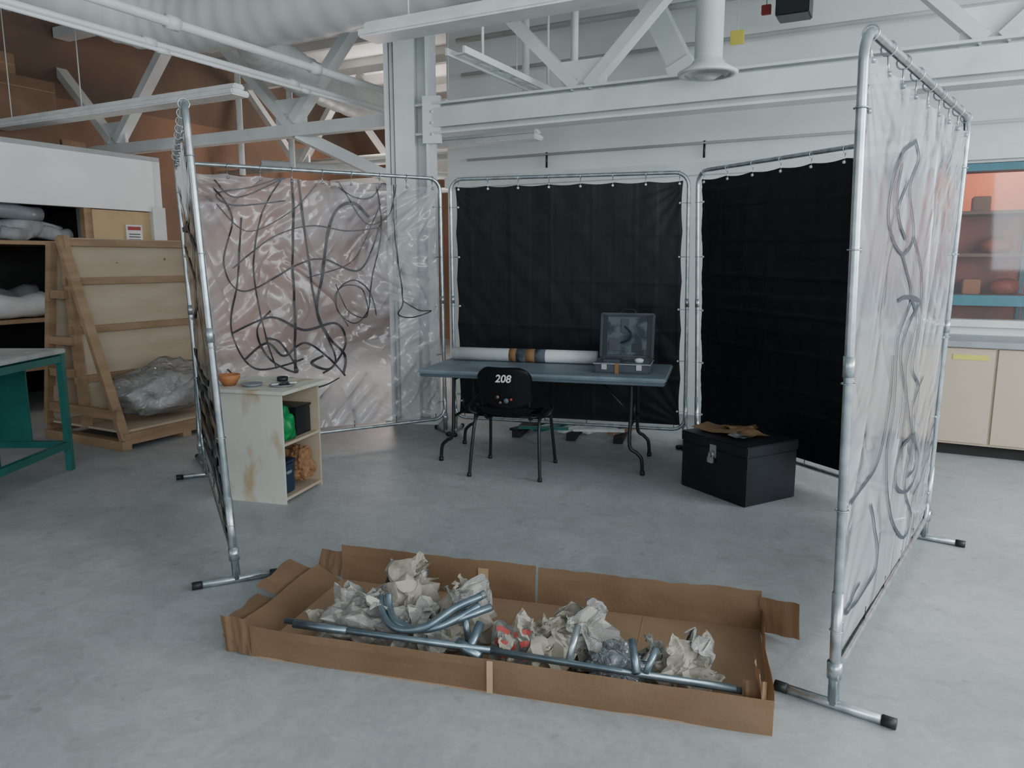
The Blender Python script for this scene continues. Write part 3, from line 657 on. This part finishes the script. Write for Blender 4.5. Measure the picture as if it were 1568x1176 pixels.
for i,(c,sz,ro,ti) in enumerate([((.35,.29,.14),(.26,.20),.3,.6),((.54,.40,.22),(.20,.17),1.1,1.1),((.80,.36,.17),(.2,.2),.5,1.0),((.46,.27,.13),(.22,.18),2.1,.5),((1.14,.2,.14),(.12,.2),.2,1.35),((1.22,.22,.15),(.12,.2),.5,1.25),((1.33,.27,.16),(.2,.2),1.2,.9),((1.70,.2,.12),(.20,.16),.6,1.0),((.66,.32,.12),(.2,.17),2,.6),((1.59,.24,.10),(.15,.13),1.6,.7),((.24,.24,.06),(.17,.12),.9,.3),((1.26,.32,.12),(.18,.15),.1,.9),((.48,.44,.18),(.18,.16),.2,1.3),((.74,.42,.16),(.16,.18),1.7,1.2),((1.74,.24,.14),(.13,.16),2.4,1.3),((.62,.17,.12),(.16,.12),.4,.8),((1.06,.18,.11),(.14,.13),1.0,1.1)]):
    f.sheetlump(c,sz,newsp if i in (0,2,3,6,8,9,12,14,15) else paper,i+11,.38,22,ro,ti,.012)
f.done('crumpled_packing_paper')
f=MB(BX)
def nf(u,v): return V((.97+.17*u,.10+.02*noise.noise(V((u*4,v*3,0)))+.08*v,.05+.14*v+.02*noise.noise(V((u*3,v*4,5)))))
f.grid(nf,14,10,newsp,.002,False)
for k in range(3):
    for a,b in ((1,4),(5,6),(7,9)): f.ribbon([nf(u/10,.3+.25*k)+V((0,-.006,.002)) for u in range(a,b+1)],V((0,-1,.4)).normalized(),.020,redm)
f.done('newspaper')
f=MB(BX); f.crumple((1.46,.17,.07),(.09,.08,.10),bagp,7,4,.5,2.4,.8,True); f.crumple((1.42,.15,.06),(.06,.05,.07),bagp,8,4,.5,2.4,.8,True); f.done('clear_plastic_bag')
f=MB(BX)
f.pipe((.10,.10,.12),(1.88,.055,.125),.0125,tubeblue,12); f.tube([(.16,.065,.13),(1.0,.04,.15)],.012,tubeblue,12); f.pipe((1.0,.04,.15),(1.93,.085,.10),.0115,tubeblue,12)
f.tube([(.16,.065,.13),(.4,.06,.135)],.0155,tubeblue,12)
f.tube(smoothpts([(.50,.24,.22),(.52,.20,.18),(.58,.13,.165),(.68,.10,.16),(.78,.12,.18),(.90,.22,.23)],10),.015,tubeblue,14)
f.tube(smoothpts([(.46,.25,.2),(.51,.16,.17),(.60,.10,.15),(.72,.09,.18),(.82,.16,.24),(.90,.24,.26)],10),.015,tubeblue,14)
f.pipe((.74,.16,.18),(.91,.27,.26),.016,chrome,14); f.pipe((.76,.12,.17),(.95,.22,.23),.015,tubeblue,14)
f.tube([(.86,.06,.15),(.96,.03,.12)],.021,tubeblue,12); f.pipe((.90,.03,.10),(.93,.14,.2),.018,tubeblue,12)
f.pipe((1.29,.06,.13),(1.31,.14,.24),.014,chrome,12)
f.pipe((1.54,.05,.13),(1.51,.14,.21),.015,tubeblue,12); f.pipe((.84,.2,.22),(.88,.14,.12),.014,tubeblue,12); f.pipe((1.57,.06,.13),(1.60,.12,.2),.013,tubeblue,12)
f.done('steel_tube_parts')
# ---------------------------------------------------------------- light
w=bpy.data.worlds.new('World'); bpy.context.scene.world=w; w.use_nodes=True
bg=w.node_tree.nodes['Background']; bg.inputs[0].default_value=(.81,.91,1,1); bg.inputs[1].default_value=.9
def area(name,loc,tgt,sx,sy,p,c):
    l=bpy.data.lights.new(name,'AREA'); l.shape='RECTANGLE'; l.size=sx; l.size_y=sy; l.energy=p; l.color=c
    o=bpy.data.objects.new(name,l); o.location=loc; o.rotation_euler=(V(tgt)-V(loc)).to_track_quat('-Z','Y').to_euler(); bpy.context.collection.objects.link(o)
area('window_daylight_front',(2.5,-3.0,2.6),(.5,5,1.8),6,2.4,235,(.88,.95,1))
area('window_daylight_side',(7.0,0.8,2.8),(1.5,4.5,.6),5,2.4,480,(.88,.95,1))
def pt(name,loc,p,c,r=.2):
    l=bpy.data.lights.new(name,'POINT'); l.energy=p; l.color=c; l.shadow_soft_size=r
    o=bpy.data.objects.new(name,l); o.location=loc; bpy.context.collection.objects.link(o)
pt('glazed_room_lamp',ROOM@V((8.9,-.8,2.7)),50,(1,.76,.6)); pt('alcove_lamp',ROOM@V((9.8,7.2,3.9)),85,(1,.88,.80),.3)
pt('alcove_fill_low',ROOM@V((8.6,6.5,1.5)),70,(1,.85,.80),.3)  # unseen fill light, added to give the left-back sheet its pinkish glow
cam=bpy.data.cameras.new('camera'); co=bpy.data.objects.new('camera',cam); bpy.context.collection.objects.link(co)
cam.sensor_width=36; cam.lens=36*1150/1568; co.location=(0,0,1.58); co.rotation_euler=(math.radians(90-9.28),0,0); bpy.context.scene.camera=co
